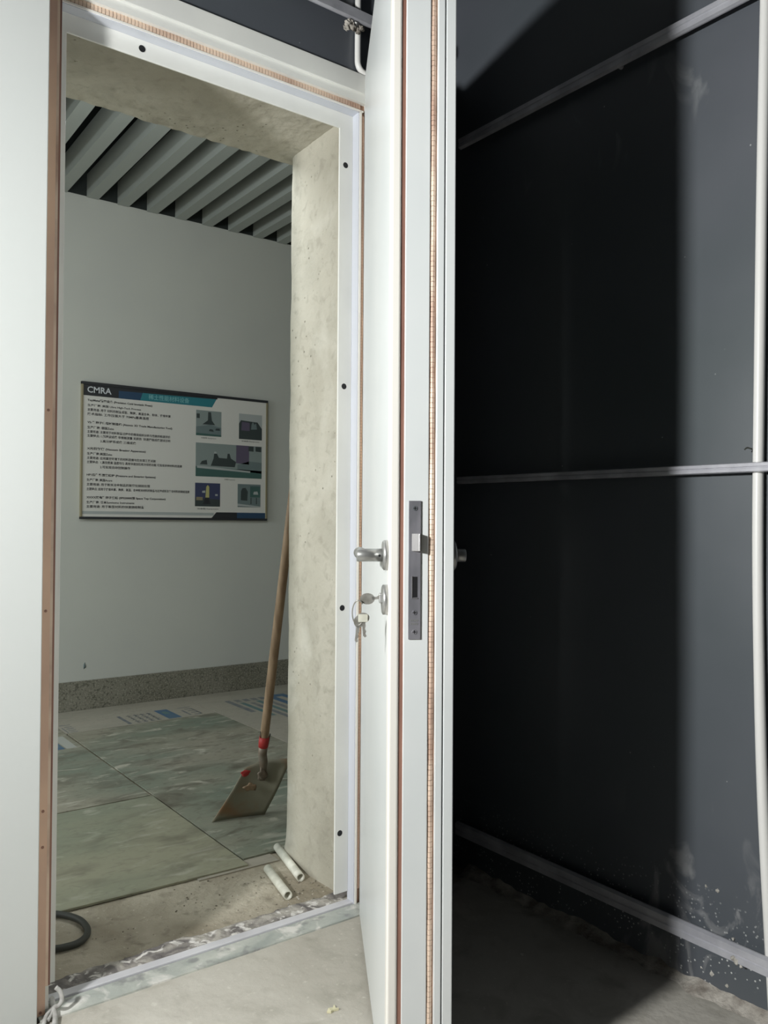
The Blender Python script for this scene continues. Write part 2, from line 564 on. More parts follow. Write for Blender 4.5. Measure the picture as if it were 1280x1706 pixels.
# concrete behind it: right reveal with a rounded far corner, as one displaced skin
prof = [(1.355, 1.895), (1.355, WY + 0.006), (1.34, WY + 0.006)]
for i in range(19):
    prof.append((1.322, WY + 0.012 + 0.0222 * i))
for i in range(11):
    a = math.pi - i / 10 * math.pi / 2
    prof.append((1.322 + 0.08 + 0.08 * math.cos(a), CY - 0.08 + 0.08 * math.sin(a)))
prof += [(1.45, CY), (1.9, CY), (4.4, CY), (4.4, 1.90), (1.40, 1.90)]
wc = empty('wall_corridor')
tag(wc, 'cast concrete wall around the doorway', kind='structure')
bm = bmesh.new()
NZ = 110
rows = []
for k in range(NZ + 1):
    z = ZC + 3.3 * k / NZ
    row = []
    for (x, y) in prof:
        p = Vector((x, y, z))
        h = 0.0
        if x < 1.42 and y > WY + 0.01:
            h = 0.0035 * mnoise.noise(p * 6) + 0.0018 * mnoise.noise(p * 19)
        flare = 0.014 * max(0.0, 1 - (z - ZC) / 0.10) ** 2 * (1 + mnoise.noise(p * 9)) if y > WY + 0.01 and x < 1.5 else 0
        row.append(bm.verts.new((x - h - flare * 0.8, y + flare * 0.3, z)))
    rows.append(row)
for a, b in zip(rows, rows[1:]):
    for i in range(len(prof) - 1):
        bm.faces.new((a[i], a[i + 1], b[i + 1], b[i]))
finish(bm, 'reveal', 'cast_concrete', wc, smooth=True)
# lintel: displaced soffit and its solid
rough_grid('soffit', lambda u, v: (0.30 + 1.10 * u, 1.836 + (CY - 1.836) * v, SOC + 0.004 * max(0.0, v - 0.9) * 10 * mnoise.noise(Vector((u * 30, 3, 1)))),
           190, 80, 'cast_concrete', wc, amp=0.0022, freq=15, normal=(0, 0, 1))
box('lintel_block', (-3.0, 1.834, SOC + 0.006), (1.40, CY, 3.3), 'cast_concrete', wc)
box('left_block', (-3.0, 1.834, ZC), (0.40, CY, SOC + 0.006), 'cast_concrete', wc)
# right wall of the shielded room
RX = 1.64
wr = rough_grid('wall_right', lambda u, v: (RX, -2.2 + 4.08 * u, 3.0 * v), 60, 50, 'membrane', amp=0.004, freq=1.6, normal=(1, 0, 0))
tag(wr, 'dark membrane wall right of the open door', kind='structure')
# white panel left of the doorway, standing proud of the frame
PX = at(76, 600, Y=1.742).x
wl = box('wall_left', (-0.45, 1.742, 0.0), (PX, 1.806, 2.75), 'panel_white', bevel=0.002)
tag(wl, 'white panel left of the doorway beside the copper strip', kind='structure')
# corridor: far wall, ends, ceiling
FY = 4.51 * KC
tag(box('wall_back', (-3.0, FY, ZC), (4.4, FY + 0.1, 3.4), 'corridor_wall'), 'pale plastered corridor wall behind the notice board', kind='structure')
bpy.data.objects['wall_back']['kind'] = 'structure'
tag(box('wall_end', (4.4, 1.84, ZC), (4.5, FY + 0.1, 3.4), 'corridor_wall'), 'far right end wall of the corridor', kind='structure')
tag(box('baseboard_back', (-3.0, FY - 0.013, ZC), (4.4, FY, 0.123), 'terrazzo', bevel=0.002), 'speckled terrazzo skirting along the corridor wall', kind='structure')
ceil = box('ceiling', (-3.0, CY, 3.4), (4.5, FY + 0.1, 3.5), 'dark_void')
tag(ceil, 'dark corridor ceiling above hanging grey slats', kind='structure')
bm = bmesh.new()
add_box(bm, (0, CY + 0.01, 2.836), (0.0645, FY - 0.004, 2.966))
box('plenum_band', (-3.0, FY - 0.003, 2.842), (4.4, FY, 3.4), 'dark_void', ceil)
box('plenum_band', (-3.0, CY, 2.842), (4.4, CY + 0.003, 3.4), 'dark_void', ceil)
slat0 = finish(bm, 'slat', 'slat', ceil)
slat0.location.x = 1.347 * KC
for k in range(-9, 13):
    if k == 0:
        continue
    s = slat0.copy()
    C.objects.link(s)
    s.parent = ceil
    s.location.x = (1.347 + 0.1664 * k) * KC

# ------------------------------------------------------------------ door frame with copper contact fingers
frame = empty('trim_1', (0.85, 1.80, 0))
tag(frame, 'white steel door frame with copper contact strips', kind='structure')


def fpart(o):
    o.location = o.location - frame.location
    o.parent = frame
    return o


def put(o, parent):
    """parent a world-space mesh under an (unrotated) empty"""
    o.parent = parent
    o.matrix_parent_inverse = Matrix.Translation(parent.location).inverted()
    return o


LX, RXI = 0.454, 1.252       # lips of the frame
ZL = 2.106                   # underside of the lintel lip
# lintel: outer band, inner band, lip
put(box('lintel_band', (0.40, 1.786, 2.149), (1.36, WY, 2.2), 'frame_white', bevel=0.0015), frame)
put(box('lintel_inner_band', (0.44, 1.793, 2.127), (1.36, WY, 2.149), 'frame_white'), frame)
put(box('lintel_lip', (0.44, 1.797, ZL - 0.001), (1.262, WY, ZL + 0.003), 'door_cream'), frame)
put(box('lintel_step', (LX, 1.7995, ZL - 0.0035), (RXI, WY, ZL - 0.001), 'frame_lavender'), frame)
put(box('lintel_backing', (0.44, 1.806, ZL + 0.003), (1.36, WY, 2.127), 'finger_gap'), frame)
# right jamb: lip, step and the band behind the leaf
put(box('jamb_lip', (RXI - 0.001, 1.797, 0.0), (RXI + 0.0045, WY, ZL), 'door_cream'), frame)
put(box('jamb_step', (RXI - 0.0035, 1.7995, 0.0), (RXI - 0.001, WY, ZL - 0.001), 'frame_lavender'), frame)
put(box('jamb_backing', (RXI + 0.0045, 1.806, 0.0), (1.27, WY, ZL), 'finger_gap'), frame)
put(box('jamb_band', (1.27, 1.788, 0.0), (1.36, WY, 2.127), 'frame_white'), frame)
put(box('hinge_light_block', (1.268, 1.712, 0.0), (1.36, 1.788, 2.2), 'frame_white'), frame)  # unseen box added to stop lamp light leaking past the hinge edge
# left jamb: solid with the wide copper strip on its front
LJ = at(95.5, 629, Y=1.763).x
put(box('jamb_block', (PX - 0.03, 1.767, 0.012), (LJ - 0.001, WY, 2.149), 'frame_white'), frame)
cs = put(box('copper_strip', (PX - 0.02, 1.7635, 0.002), (LJ - 0.0085, 1.767, 2.149), 'copper'), frame)
put(box('strip_edge', (LJ - 0.0085, 1.764, 0.06), (LJ - 0.003, 1.767, 2.12), 'finger'), frame)
put(box('strip_gap', (LJ - 0.003, 1.7645, 0.06), (LJ + 0.001, 1.80, 2.12), 'copper_dark'), frame)
for y in (683, 1018, 1352, 1412, 1688):
    p = at(78 - (y - 600) * 0.0135 + 4, y, Y=1.763)
    s_ = tube('screw', [(p.x, 1.7640, p.z), (p.x, 1.7622, p.z)], [0.0032, 0.0026], 'copper_dark', None, 10)
    s_.parent = cs


# mounting flange with screw holes (front facing, set back)
def flange(name, lo, hi):
    return put(box(name, lo, hi, 'frame_white', bevel=0.0008), frame)


FT = flange('mounting_flange', (LX, 1.828, SOF), (RXI, 1.833, ZL - 0.0036))
FR = flange('mounting_flange', (1.2065, 1.8275, 0.028), (RXI - 0.0036, 1.833, SOF + 0.0005))
FL = flange('mounting_flange', (LX, 1.8275, 0.03), (0.5, 1.833, SOF + 0.0005))
for (x, z), par in (((0.666, 2.082), FT), ((1.0, 2.084), None), ((1.2255, 1.964), FR), ((1.2253, 1.37), FR), ((1.2245, 0.78), FR), ((1.222, 0.186), FR)):
    if par is None:
        continue
    h_ = tube('screw_hole', [(x, 1.8292, z), (x, 1.8270 if par is not FT else 1.8272, z)], 0.0077, 'black', par, 20)


def fingers(name, p0, axis, across, out, length, pitch, width, parent=None, material='finger', fill=0.93):
    """row of springy contact fingers: thin curved tabs along `axis`, one mesh"""
    p0, axis, across, out = Vector(p0), Vector(axis), Vector(across), Vector(out)
    bm = bmesh.new()
    n_ = int(length / pitch)
    for i in range(n_):
        a0 = p0 + axis * (i * pitch)
        a1 = p0 + axis * (i * pitch + pitch * fill)
        j = 0.0006 * math.sin(i * 12.9898)
        L, R_ = [], []
        for k in range(5):
            t = k / 4
            h = math.sin(t * math.pi) * 0.0035 + 0.0005 + j
            L.append(bm.verts.new(a0 + across * (width * t) + out * h))
            R_.append(bm.verts.new(a1 + across * (width * t) + out * h))
        for k in range(4):
            bm.faces.new((L[k], R_[k], R_[k + 1], L[k + 1]))
    o = finish(bm, name, material, None)
    md = o.modifiers.new('thickness', 'SOLIDIFY')
    md.thickness = 0.0006
    o['kind'] = 'stuff'
    o['label'] = 'row of fine copper contact fingers'
    if parent is not None:
        o.parent = parent
    return o


put(fingers('finger_strip', (0.46, 1.8055, ZL + 0.0035), (1, 0, 0), (0, 0, 1), (0, -1, 0), 0.80, 0.0082, 0.0200, fill=0.86), frame)
put(fingers('finger_strip', (RXI + 0.0052, 1.8055, 0.04), (0, 0, 1), (1, 0, 0), (0, -1, 0), 2.06, 0.0082, 0.0125, material='copper'), frame)
# sill: front plate, rail
put(box('sill_plate', (0.45, 1.742, -0.004), (1.30, 1.80, 0.0035), 'sill'), frame)
put(box('sill_rail', (0.47, 1.803, 0.0), (1.249, 1.828, 0.0075), 'rail', bevel=0.0012), frame)

# ------------------------------------------------------------------ door leaf, standing open
A = Vector((-0.5235, -0.8520, 0)).normalized()      # along the leaf, hinge to free edge
B = Vector((0.8520, -0.5235, 0)).normalized()       # through the leaf, outside face to room face
door = empty('door_1', (1.215, 1.725, 0))
door.rotation_euler = (0, 0, math.atan2(A.y, A.x))
# local axes of the empty: +x = A, +y = rot90(A) = (0.852, -0.5235) = B
tag(door, 'white shielded door leaf standing open with lever handle and lock', kind='structure')
LL = 0.740
DB, DT = 0.012, 2.152
box('leaf_panel', (0.0, 0.0, DB), (LL - 0.004, 0.066, DT), 'door_white', door, bevel=0.003)
box('edge_rim', (LL - 0.030, -0.0012, DB + 0.001), (LL, 0.0165, DT - 0.001), 'door_cream', door, bevel=0.004, seg=3)
box('edge_copper', (LL - 0.030, 0.0165, DB + 0.003), (LL - 0.003, 0.026, DT - 0.003), 'copper_dark', door)
box('edge_panel', (LL - 0.030, 0.0232, DB + 0.002), (LL, 0.0650, DT - 0.002), 'door_white', door, bevel=0.0015)
box('edge_backing', (LL - 0.030, 0.064, DB + 0.002), (LL - 0.004, 0.078, DT - 0.002), 'finger_gap', door)
fingers('finger_strip', (LL - 0.004, 0.0655, DB + 0.004), (0, 0, 1), (0, 1, 0), (1, 0, 0), 2.13, 0.0085, 0.0088, door)
box('edge_flange', (LL - 0.030, 0.0762, DB), (LL + 0.006, 0.0882, DT + 0.004), 'door_white', door, bevel=0.0012)
box('edge_groove', (LL - 0.030, 0.0880, DB + 0.001), (LL + 0.002, 0.0905, DT + 0.002), 'groove', door)
box('room_face', (0.0, 0.0902, DB), (LL + 0.006, 0.1070, DT + 0.004), 'door_white', door, bevel=0.0015)
box('leaf_core', (0.0, 0.065, DB + 0.002), (LL - 0.02, 0.0905, DT), 'groove', door)
for z in (0.30, 1.10, 1.90):
    tube('hinge', [(-0.012, 0.085, z - 0.05), (-0.012, 0.085, z + 0.05)], 0.011, 'steel', door, 14)
# lock front plate on the free edge
ZP0, ZP1 = 0.811, 1.0412
lp = box('lock_plate', (LL - 0.001, 0.0312, ZP0), (LL + 0.0025, 0.0518, ZP1), 'lock_steel', door, bevel=0.0006)
yc = 0.0415


def lpart(name, lo, hi, material, bevel=0.0):
    return box(name, lo, hi, material, lp, bevel)


for z in (1.0287, 0.8555, 0.8235):
    s_ = tube('screw', [(LL + 0.002, yc, z), (LL + 0.0034, yc, z)], [0.0045, 0.0040], 'groove' if z > 1 else 'lock_steel', lp, 16)
    boxes('screw_slot', [((LL + 0.0033, yc - 0.0028, z - 0.0006), (LL + 0.0038, yc + 0.0028, z + 0.0006)),
                         ((LL + 0.0033, yc - 0.0006, z - 0.0028), (LL + 0.0038, yc + 0.0006, z + 0.0028))], 'black', lp)
# latch bolt: bevelled, with its brass flank
bm = bmesh.new()
z0, z1 = 0.9575, 0.9865
q = [(LL + 0.001, 0.0350), (LL + 0.013, 0.0480), (LL + 0.013, 0.0505), (LL + 0.001, 0.0505)]
lo_ = [bm.verts.new((x, y, z0)) for x, y in q]
hi_ = [bm.verts.new((x, y, z1)) for x, y in q]
bm.faces.new(lo_[::-1])
bm.faces.new(hi_)
for i in range(4):
    j = (i + 1) % 4
    bm.faces.new((lo_[i], lo_[j], hi_[j], hi_[i]))
finish(bm, 'latch_bolt', 'latch_steel', lp, bevel=0.0008)
lpart('latch_side', (LL + 0.001, 0.0506, z0 + 0.0005), (LL + 0.0115, 0.0516, z1 - 0.0005), 'brass')
lpart('bolt_recess', (LL + 0.0022, 0.0375, 0.8805), (LL + 0.0028, 0.0462, 0.9150), 'black')
lpart('recess_edge', (LL + 0.0022, 0.0368, 0.8795), (LL + 0.0036, 0.0378, 0.9160), 'latch_steel')
lpart('recess_edge', (LL + 0.0022, 0.0368, 0.8785), (LL + 0.0036, 0.0470, 0.8800), 'latch_steel')
# stamped marks under the lower screw
for r_, zc in enumerate((0.8425, 0.8370)):
    boxes('stamp', [((LL + 0.0024, yc - 0.006 + i * 0.0026, zc - 0.0016), (LL + 0.0028, yc - 0.0045 + i * 0.0026, zc + 0.0016)) for i in range(5)], 'steel', lp)

# lever handle outside (towards the opening) and inside
HZ, HS = 0.9495, LL - 0.030


def lever(side):
    """side -1 = outside face (y = 0), +1 = room face (y = 0.107)"""
    y0 = -0.0012 if side < 0 else 0.107
    bm = bmesh.new()
    add_tube(bm, [(HS, y0, HZ), (HS, y0 + side * 0.006, HZ), (HS, y0 + side * 0.0085, HZ)], [0.0255, 0.0255, 0.0225], 28)
    r = finish(bm, 'handle_rose', 'steel', door)
    reach = 0.0515 if side < 0 else 0.026
    bm = bmesh.new()
    add_tube(bm, [(HS, y0 + side * 0.006, HZ), (HS, y0 + side * (reach - 0.0006), HZ), (HS, y0 + side * reach, HZ)], [0.0110, 0.0110, 0.0104], 24)
    yc_ = y0 + side * (reach - 0.0112)
    add_tube(bm, [(HS + 0.002, yc_, HZ), (HS - 0.118, yc_, HZ), (HS - 0.120, yc_, HZ)], [0.0108, 0.0108, 0.0095], 20)
    h = finish(bm, 'lever_handle', 'steel', door)
    if side < 0:
        tube('grub_screw', [(HS + 0.0098, y0 - 0.014, HZ - 0.0005), (HS + 0.0110, y0 - 0.014, HZ - 0.0005)], 0.0022, 'black', h, 12)
    return h


lever(-1)
lever(1)
# key cylinder escutcheon
CZ = 0.8742
bm = bmesh.new()
add_tube(bm, [(HS, -0.001, CZ), (HS, -0.0085, CZ), (HS, -0.0100, CZ)], [0.0255, 0.0255, 0.0225], 28)
esc = finish(bm, 'key_escutcheon', 'steel', door)
box('cylinder_plug', (HS - 0.0045, -0.0150, CZ - 0.006), (HS + 0.0045, -0.0095, CZ + 0.011), 'steel', esc, bevel=0.002)

# ------------------------------------------------------------------ keys hanging from the lock
D0 = Vector((1.215, 1.725, 0))


def dw(s, t, z):
    return D0 + A * s + B * t + Vector((0, 0, z))


keys = empty('key_bunch', dw(HS, -0.016, CZ + 0.004))
tag(keys, 'bunch of silver keys hanging from the lock of the open door', 'keys')
keys.rotation_euler = door.rotation_euler
# local: x along leaf, y through leaf (negative = out from the face), z up; origin at the plug


def key_mesh(name, bow, shaft_dir, thick, parent):
    """flat key: a rounded bow and a toothed shaft; bow centre + direction in the local y/z plane"""
    bm = bmesh.new()
    by, bz, ry, rz = bow
    ring = [(by + ry * math.cos(a), bz + rz * math.sin(a)) for a in [2 * math.pi * i / 22 for i in range(22)]]
    f = bm.faces.new([bm.verts.new((0, y, z)) for y, z in ring])
    d = Vector((shaft_dir[0], shaft_dir[1], 0)).normalized()
    pr_ = Vector((-d.y, d.x, 0))
    L = shaft_dir[2]
    st = Vector((by, bz, 0)) + d * (min(ry, rz) * 0.85)
    outline = [(0, -0.0028), (L - 0.003, -0.0028), (L, 0.0)]
    t = L
    k = 0
    while t > 0.008:
        outline.append((t - 0.002, 0.0030 if k % 2 == 0 else 0.0014))
        t -= 0.0042
        k += 1
    outline.append((0, 0.0030))
    bm.faces.new([bm.verts.new((0.0, (st + d * a + pr_ * b).x, (st + d * a + pr_ * b).y)) for a, b in outline])
    o = finish(bm, name, 'key', parent)
    md = o.modifiers.new('thickness', 'SOLIDIFY')
    md.thickness = thick
    md.offset = 0
    return o


M['key'] = mat('key', (0.42, 0.41, 0.38), 0.35, 0.4, var=(0.26, 0.25, 0.22), var_scale=60)
key_mesh('inserted_key', (-0.0185, -0.0025, 0.0125, 0.0095), (1, 0.12, 0.022), 0.002, keys)
# split ring through the bow
ring_c = Vector((0.0, -0.034, -0.026))
pts = []
for i in range(26):
    a = math.pi * (0.25 + 1.62 * i / 25)
    pts.append((0.004 * math.sin(a * 1.3), ring_c.y + 0.010 * math.cos(a), ring_c.z + 0.021 * math.sin(a)))
tube('key_ring', pts, 0.0011, 'key', keys, 8)
key_mesh('hanging_key', (-0.033, -0.041, 0.0085, 0.0100), (-0.12, -1, 0.028), 0.002, keys)
k2 = key_mesh('hanging_key', (-0.026, -0.034, 0.0110, 0.0085), (0.10, -1, 0.026), 0.002, keys)
k2.location.x = 0.005
box('key_tag', (0.006, -0.034, -0.041), (0.0075, -0.018, -0.028), 'tube', keys, bevel=0.0005)

# ------------------------------------------------------------------ battens and conduits of the shielded room
def batten(name, x_near, z0, z1, label, slope=0.0):
    e = empty(name, (1.615, 0.0, z0))
    tag(e, label, 'metal batten', 'galvanised battens across the right wall')
    h = z1 - z0
    bm = bmesh.new()
    y0, y1 = -2.1, 1.80
    prof_ = [(-0.004, 0), (-0.011, h * 0.10), (-0.011, h * 0.42), (-0.0085, h * 0.47), (-0.0085, h * 0.53), (-0.011, h * 0.58), (-0.011, h * 0.90), (-0.004, h), (0.0, h), (0.0, 0)]
    a = [bm.verts.new((x, y0, z + slope * (y0 - 1.82))) for x, z in prof_]
    b = [bm.verts.new((x, y1, z + slope * (y1 - 1.82))) for x, z in prof_]
    bm.faces.new(a)
    bm.faces.new(b[::-1])
    for i in range(len(prof_)):
        j = (i + 1) % len(prof_)
        bm.faces.new((a[i], a[j], b[j], b[i]))
    finish(bm, 'rail', 'galv', e)
    for y in (-1.4, -0.6, 0.35, 1.25):
        tube('spacer', [(0.0, y, h / 2 + slope * (y - 1.82)), (0.035, y, h / 2 + slope * (y - 1.82))], 0.006, 'galv', e, 10)
    return e


batten('metal_batten', 0, 2.104, 2.136, 'upper galvanised batten sloping across the top of the dark right wall', 0.012)
batten('metal_batten', 0, 1.122, 1.143, 'middle galvanised batten at handle height across the dark right wall', 0.010)
batten('metal_batten', 0, 0.106, 0.145, 'lowest galvanised batten just above the floor along the right wall', 0.003)

# conduit on the right wall, passing behind the battens
cpts = [at(1279, -120, X=1.627), at(1276, 0, X=1.627), at(1270, 300, X=1.627), at(1266, 600, X=1.627), at(1263, 900, X=1.627),
        at(1266, 1150, X=1.627), at(1272, 1350, X=1.627), at(1284, 1580, X=1.627), at(1290, 1690, X=1.627)]
cpts[-1].z = max(cpts[-1].z, 0.004)
tag(tube('wall_conduit', smooth_path(cpts, 6), 0.0108, 'pvc', None, 18), 'white plastic conduit running up the right wall behind the battens', 'conduit')
# conduit above the door
p0 = at(596.5, -60, Y=1.794)
pts = [p0, at(596.5, 20, Y=1.794), at(597, 60, Y=1.794), at(597, 100, Y=1.794)]
pts = [Vector((pts[1].x + 0.0005, 1.794, p.z)) for p in pts]
b = pts[-1]
pts += [b + Vector((0.002, 0, -0.014)), b + Vector((0.008, 0, -0.023)), b + Vector((0.020, 0, -0.029)), b + Vector((0.06, 0, -0.036)), b + Vector((0.12, 0, -0.038))]
tag(tube('ceiling_conduit', smooth_path(pts, 5), 0.0082, 'pvc', None, 14), 'white conduit bending down above the top of the door frame', 'conduit')
e = empty('lintel_batten', (0.6, 1.788, 2.327))
tag(e, 'galvanised batten above the white door frame with a mortar lump', 'metal batten')
bm = bmesh.new()
pf = [(0.0, 0.0), (-0.005, 0.004), (-0.005, 0.030), (0.0, 0.034), (0.004, 0.034), (0.004, 0.0)]
a = [bm.verts.new((-2.5, y - 0.012, z + 0.012)) for y, z in pf]
b2 = [bm.verts.new((0.83, y - 0.012, z)) for y, z in pf]
bm.faces.new(a)
bm.faces.new(b2[::-1])
for i in range(6):
    j = (i + 1) % 6
    bm.faces.new((a[i], a[j], b2[j], b2[i]))
finish(bm, 'rail', 'galv', e)
for i, (x, y, s_) in enumerate(((588, 44, 0.013), (580, 40, 0.010), (597, 50, 0.011), (577, 46, 0.008), (584, 36, 0.008), (602, 47, 0.008))):
    p = at(x, y, Y=1.772)
    l_ = lump('mortar_lump', p - Vector((0.6, 1.788, 2.327)), (s_, s_ * 0.7, s_ * 0.75), 'mortar', e, seed=i + 1, sub=3, rough=0.9)
# stray wire sticking out of the membrane by the conduit
w = [at(1241, 749, X=1.612), at(1245, 746, X=1.616), at(1250, 747, X=1.622), at(1256, 749, X=1.630), at(1259, 750, X=1.640)]
tag(tube('bent_wire', smooth_path(w, 4), 0.0016, 'hose', None, 8), 'short bent wire poking out beside the right conduit', 'wire')

# rough mortar along the foot of the right wall
bm = bmesh.new()
NL = 260
rows = []
for i in range(NL + 1):
    y = -1.0 + 2.78 * i / NL
    n1 = mnoise.noise(Vector((y * 9, 1.3, 0)))
    n2 = mnoise.noise(Vector((y * 31, 4.3, 0)))
    n3 = mnoise.noise(Vector((y * 17, 9.1, 0)))
    hh = 0.026 + 0.016 * n1 + 0.010 * n2
    ww = 0.055 + 0.020 * n3 + 0.012 * n2
    row = []
    for k in range(8):
        t = k / 7
        x = 1.652 - ww * t - 0.004
        z = hh * (1 - t) ** 1.6 + 0.004 * mnoise.noise(Vector((y * 60, t * 9, 2))) * (1 - t) - 0.001 - 0.003 * t
        row.append(bm.verts.new((x, y, z)))
    rows.append(row)
for a, b in zip(rows, rows[1:]):
    for k in range(7):
        bm.faces.new((a[k], b[k], b[k + 1], a[k + 1]))
tag(finish(bm, 'trim_2', 'mortar', smooth=True), 'rough mortar left along the foot of the right wall', kind='structure')
for i, (x, y, s_) in enumerate(((1187, 1621, 0.007), (1170, 1612, 0.003), (1226, 1601, 0.006), (1221, 1596, 0.005), (1196, 1484, 0.004), (1177, 1476, 0.003), (1235, 1610, 0.003), (1212, 1642, 0.0035), (1222, 1564, 0.003), (870, 1590, 0.004))):
    X_ = 1.605 if i in (2, 3) else RX - 0.001
    p = at(x, y, X=X_) if i != 9 else at(x, y, Z=0.003)
    lump('plaster_lump', p, (0.003 if i != 9 else s_, s_, s_ * 1.1), 'plaster', wr, seed=i + 20, sub=2, rough=0.8)

# ------------------------------------------------------------------ notice board on the corridor wall
SX0, SZ0, SW, SH = 1.328, 1.025, 1.122, 0.735
sign = empty('notice_board', (SX0 * KC, FY - 0.018, 1 + (SZ0 - 1) * KC))
sign.scale = (KC, 1, KC)
tag(sign, 'CMRA notice board with five photographs on the corridor wall', 'notice board')
# local: x right, z up, y = 0 on the printed face, growing into the wall
box('panel', (0.006, 0.0, 0.006), (SW - 0.006, 0.016, SH - 0.006), 'sign_paper', sign)
box('frame_side', (0, -0.004, 0), (0.010, 0.0165, SH), 'sign_gold', sign, bevel=0.001)
box('frame_side', (SW - 0.012, -0.004, 0), (SW, 0.0165, SH), 'sign_gold', sign, bevel=0.001)
box('frame_top', (0, -0.005, SH - 0.014), (SW, 0.0165, SH + 0.001), 'sign_dark', sign, bevel=0.001)
box('frame_bottom', (0, -0.005, -0.001), (SW, 0.0165, 0.012), 'sign_dark', sign, bevel=0.001)


def print_mesh(name, shapes, parent):
    """flat print: list of (material, layer, [(x, z), ...]) as one sheet of ink"""
    mats, bm = [], bmesh.new()
    for mname, layer, pts in shapes:
        if mname not in mats:
            mats.append(mname)
        f = bm.faces.new([bm.verts.new((x, -0.0003 - 0.0002 * layer, z)) for x, z in pts])
        f.material_index = mats.index(mname)
    for f in bm.faces:
        f.normal_update()
        if f.normal.y > 0:
            f.normal_flip()
    me = bpy.data.meshes.new(name)
    bm.to_mesh(me)
    bm.free()
    return link(name, me, mats, parent)


def rect(x0, z0, x1, z1):
    return [(x0, z0), (x1, z0), (x1, z1), (x0, z1)]


print_mesh('header_band', [('sign_dark', 0, rect(0.008, 0.662, 0.20, 0.722)), ('navy', 0, [(0.20, 0.662), (0.32, 0.662), (0.34, 0.722), (0.20, 0.722)]),
                           ('teal', 0, [(0.32, 0.662), (0.752, 0.662), (0.786, 0.722), (0.34, 0.722)]),
                           ('sign_dark', 1, [(0.20, 0.703), (0.786, 0.712), (0.786, 0.722), (0.20, 0.722)])], sign)
print_mesh('footer_band', [('photo_light', 0, rect(0.01, 0.026, 0.77, 0.042)), ('sign_dark', 1, [(0.752, 0.008), (0.92, 0.008), (0.92, 0.046), (0.786, 0.046)]),
                           ('navy', 1, rect(0.92, 0.008, 1.11, 0.046))], sign)


def frac(x0, z0, x1, z1, pts):
    return [(x0 + (x1 - x0) * u, z0 + (z1 - z0) * v) for u, v in pts]


R4 = [(0, 0), (1, 0), (1, 1), (0, 1)]
ph = (0.653, 0.492, 0.813, 0.640)
print_mesh('photograph', [('photo_sky', 0, frac(*ph, R4)), ('bluegrey', 1, frac(*ph, [(0, 0), (1, 0), (1, 0.36), (0.55, 0.45), (0, 0.34)])),
                          ('photo_dark', 2, frac(*ph, [(0.25, 0.45), (0.75, 0.45), (0.62, 0.62), (0.58, 0.95), (0.47, 0.95), (0.46, 0.62)])),
                          ('photo_dark', 2, frac(*ph, [(0.02, 0.68), (0.14, 0.68), (0.14, 0.86), (0.02, 0.86)])),
                          ('photo_dark', 2, frac(*ph, [(0.50, 0.20), (0.70, 0.18), (0.66, 0.27), (0.54, 0.28)])),
                          ('photo_dark', 2, frac(*ph, [(0.76, 0.24), (0.95, 0.24), (0.93, 0.33), (0.78, 0.32)])),
                          ('photo_green', 2, frac(*ph, [(0, 0), (1, 0), (1, 0.07), (0, 0.10)]))], sign)
ph = (0.928, 0.489, 1.083, 0.642)
print_mesh('photograph', [('photo_light', 0, frac(*ph, R4)), ('photo_dark', 1, frac(*ph, [(0, 0), (1, 0), (1, 0.45), (0.8, 0.7), (0.08, 0.74), (0, 0.6)])),
                          ('photo_violet', 2, frac(*ph, [(0.10, 0.34), (0.46, 0.34), (0.46, 0.66), (0.12, 0.68)])),
                          ('bluegrey', 2, frac(*ph, [(0.52, 0.40), (0.78, 0.42), (0.74, 0.66), (0.66, 0.60), (0.60, 0.72), (0.54, 0.6)]))], sign)
ph = (0.653, 0.254, 1.083, 0.450)
print_mesh('photograph', [('photo_sky', 0, frac(*ph, R4)), ('photo_green', 1, frac(*ph, [(0, 0), (1, 0), (1, 0.24), (0, 0.30)])),
                          ('photo_light', 2, frac(*ph, [(0.02, 0.25), (0.82, 0.17), (0.82, 0.22), (0.02, 0.32)])),
                          ('photo_dark', 2, frac(*ph, [(0.22, 0.33), (0.58, 0.32), (0.60, 0.48), (0.52, 0.58), (0.50, 0.72), (0.47, 0.72), (0.46, 0.57), (0.34, 0.58), (0.31, 0.70), (0.27, 0.72), (0.26, 0.55)])),
                          ('photo_light', 3, frac(*ph, [(0.265, 0.70), (0.305, 0.70), (0.30, 0.76), (0.27, 0.76)])),
                          ('photo_dark', 2, frac(*ph, [(0.06, 0.36), (0.17, 0.36), (0.16, 0.50), (0.09, 0.46)])),
                          ('photo_violet', 1, frac(*ph, [(0.60, 0.45), (0.80, 0.42), (0.80, 1), (0.60, 1)])),
                          ('bluegrey', 1, frac(*ph, [(0.62, 0.22), (1, 0.16), (1, 0.50), (0.80, 0.52), (0.62, 0.40)])),
                          ('photo_dark', 2, frac(*ph, [(0.79, 0.84), (0.87, 0.83), (0.87, 0.99), (0.79, 0.99)])),
                          ('photo_dark', 2, frac(*ph, [(0.90, 0.84), (0.99, 0.83), (0.99, 0.99), (0.90, 0.99)]))], sign)
ph = (0.651, 0.079, 0.809, 0.216)
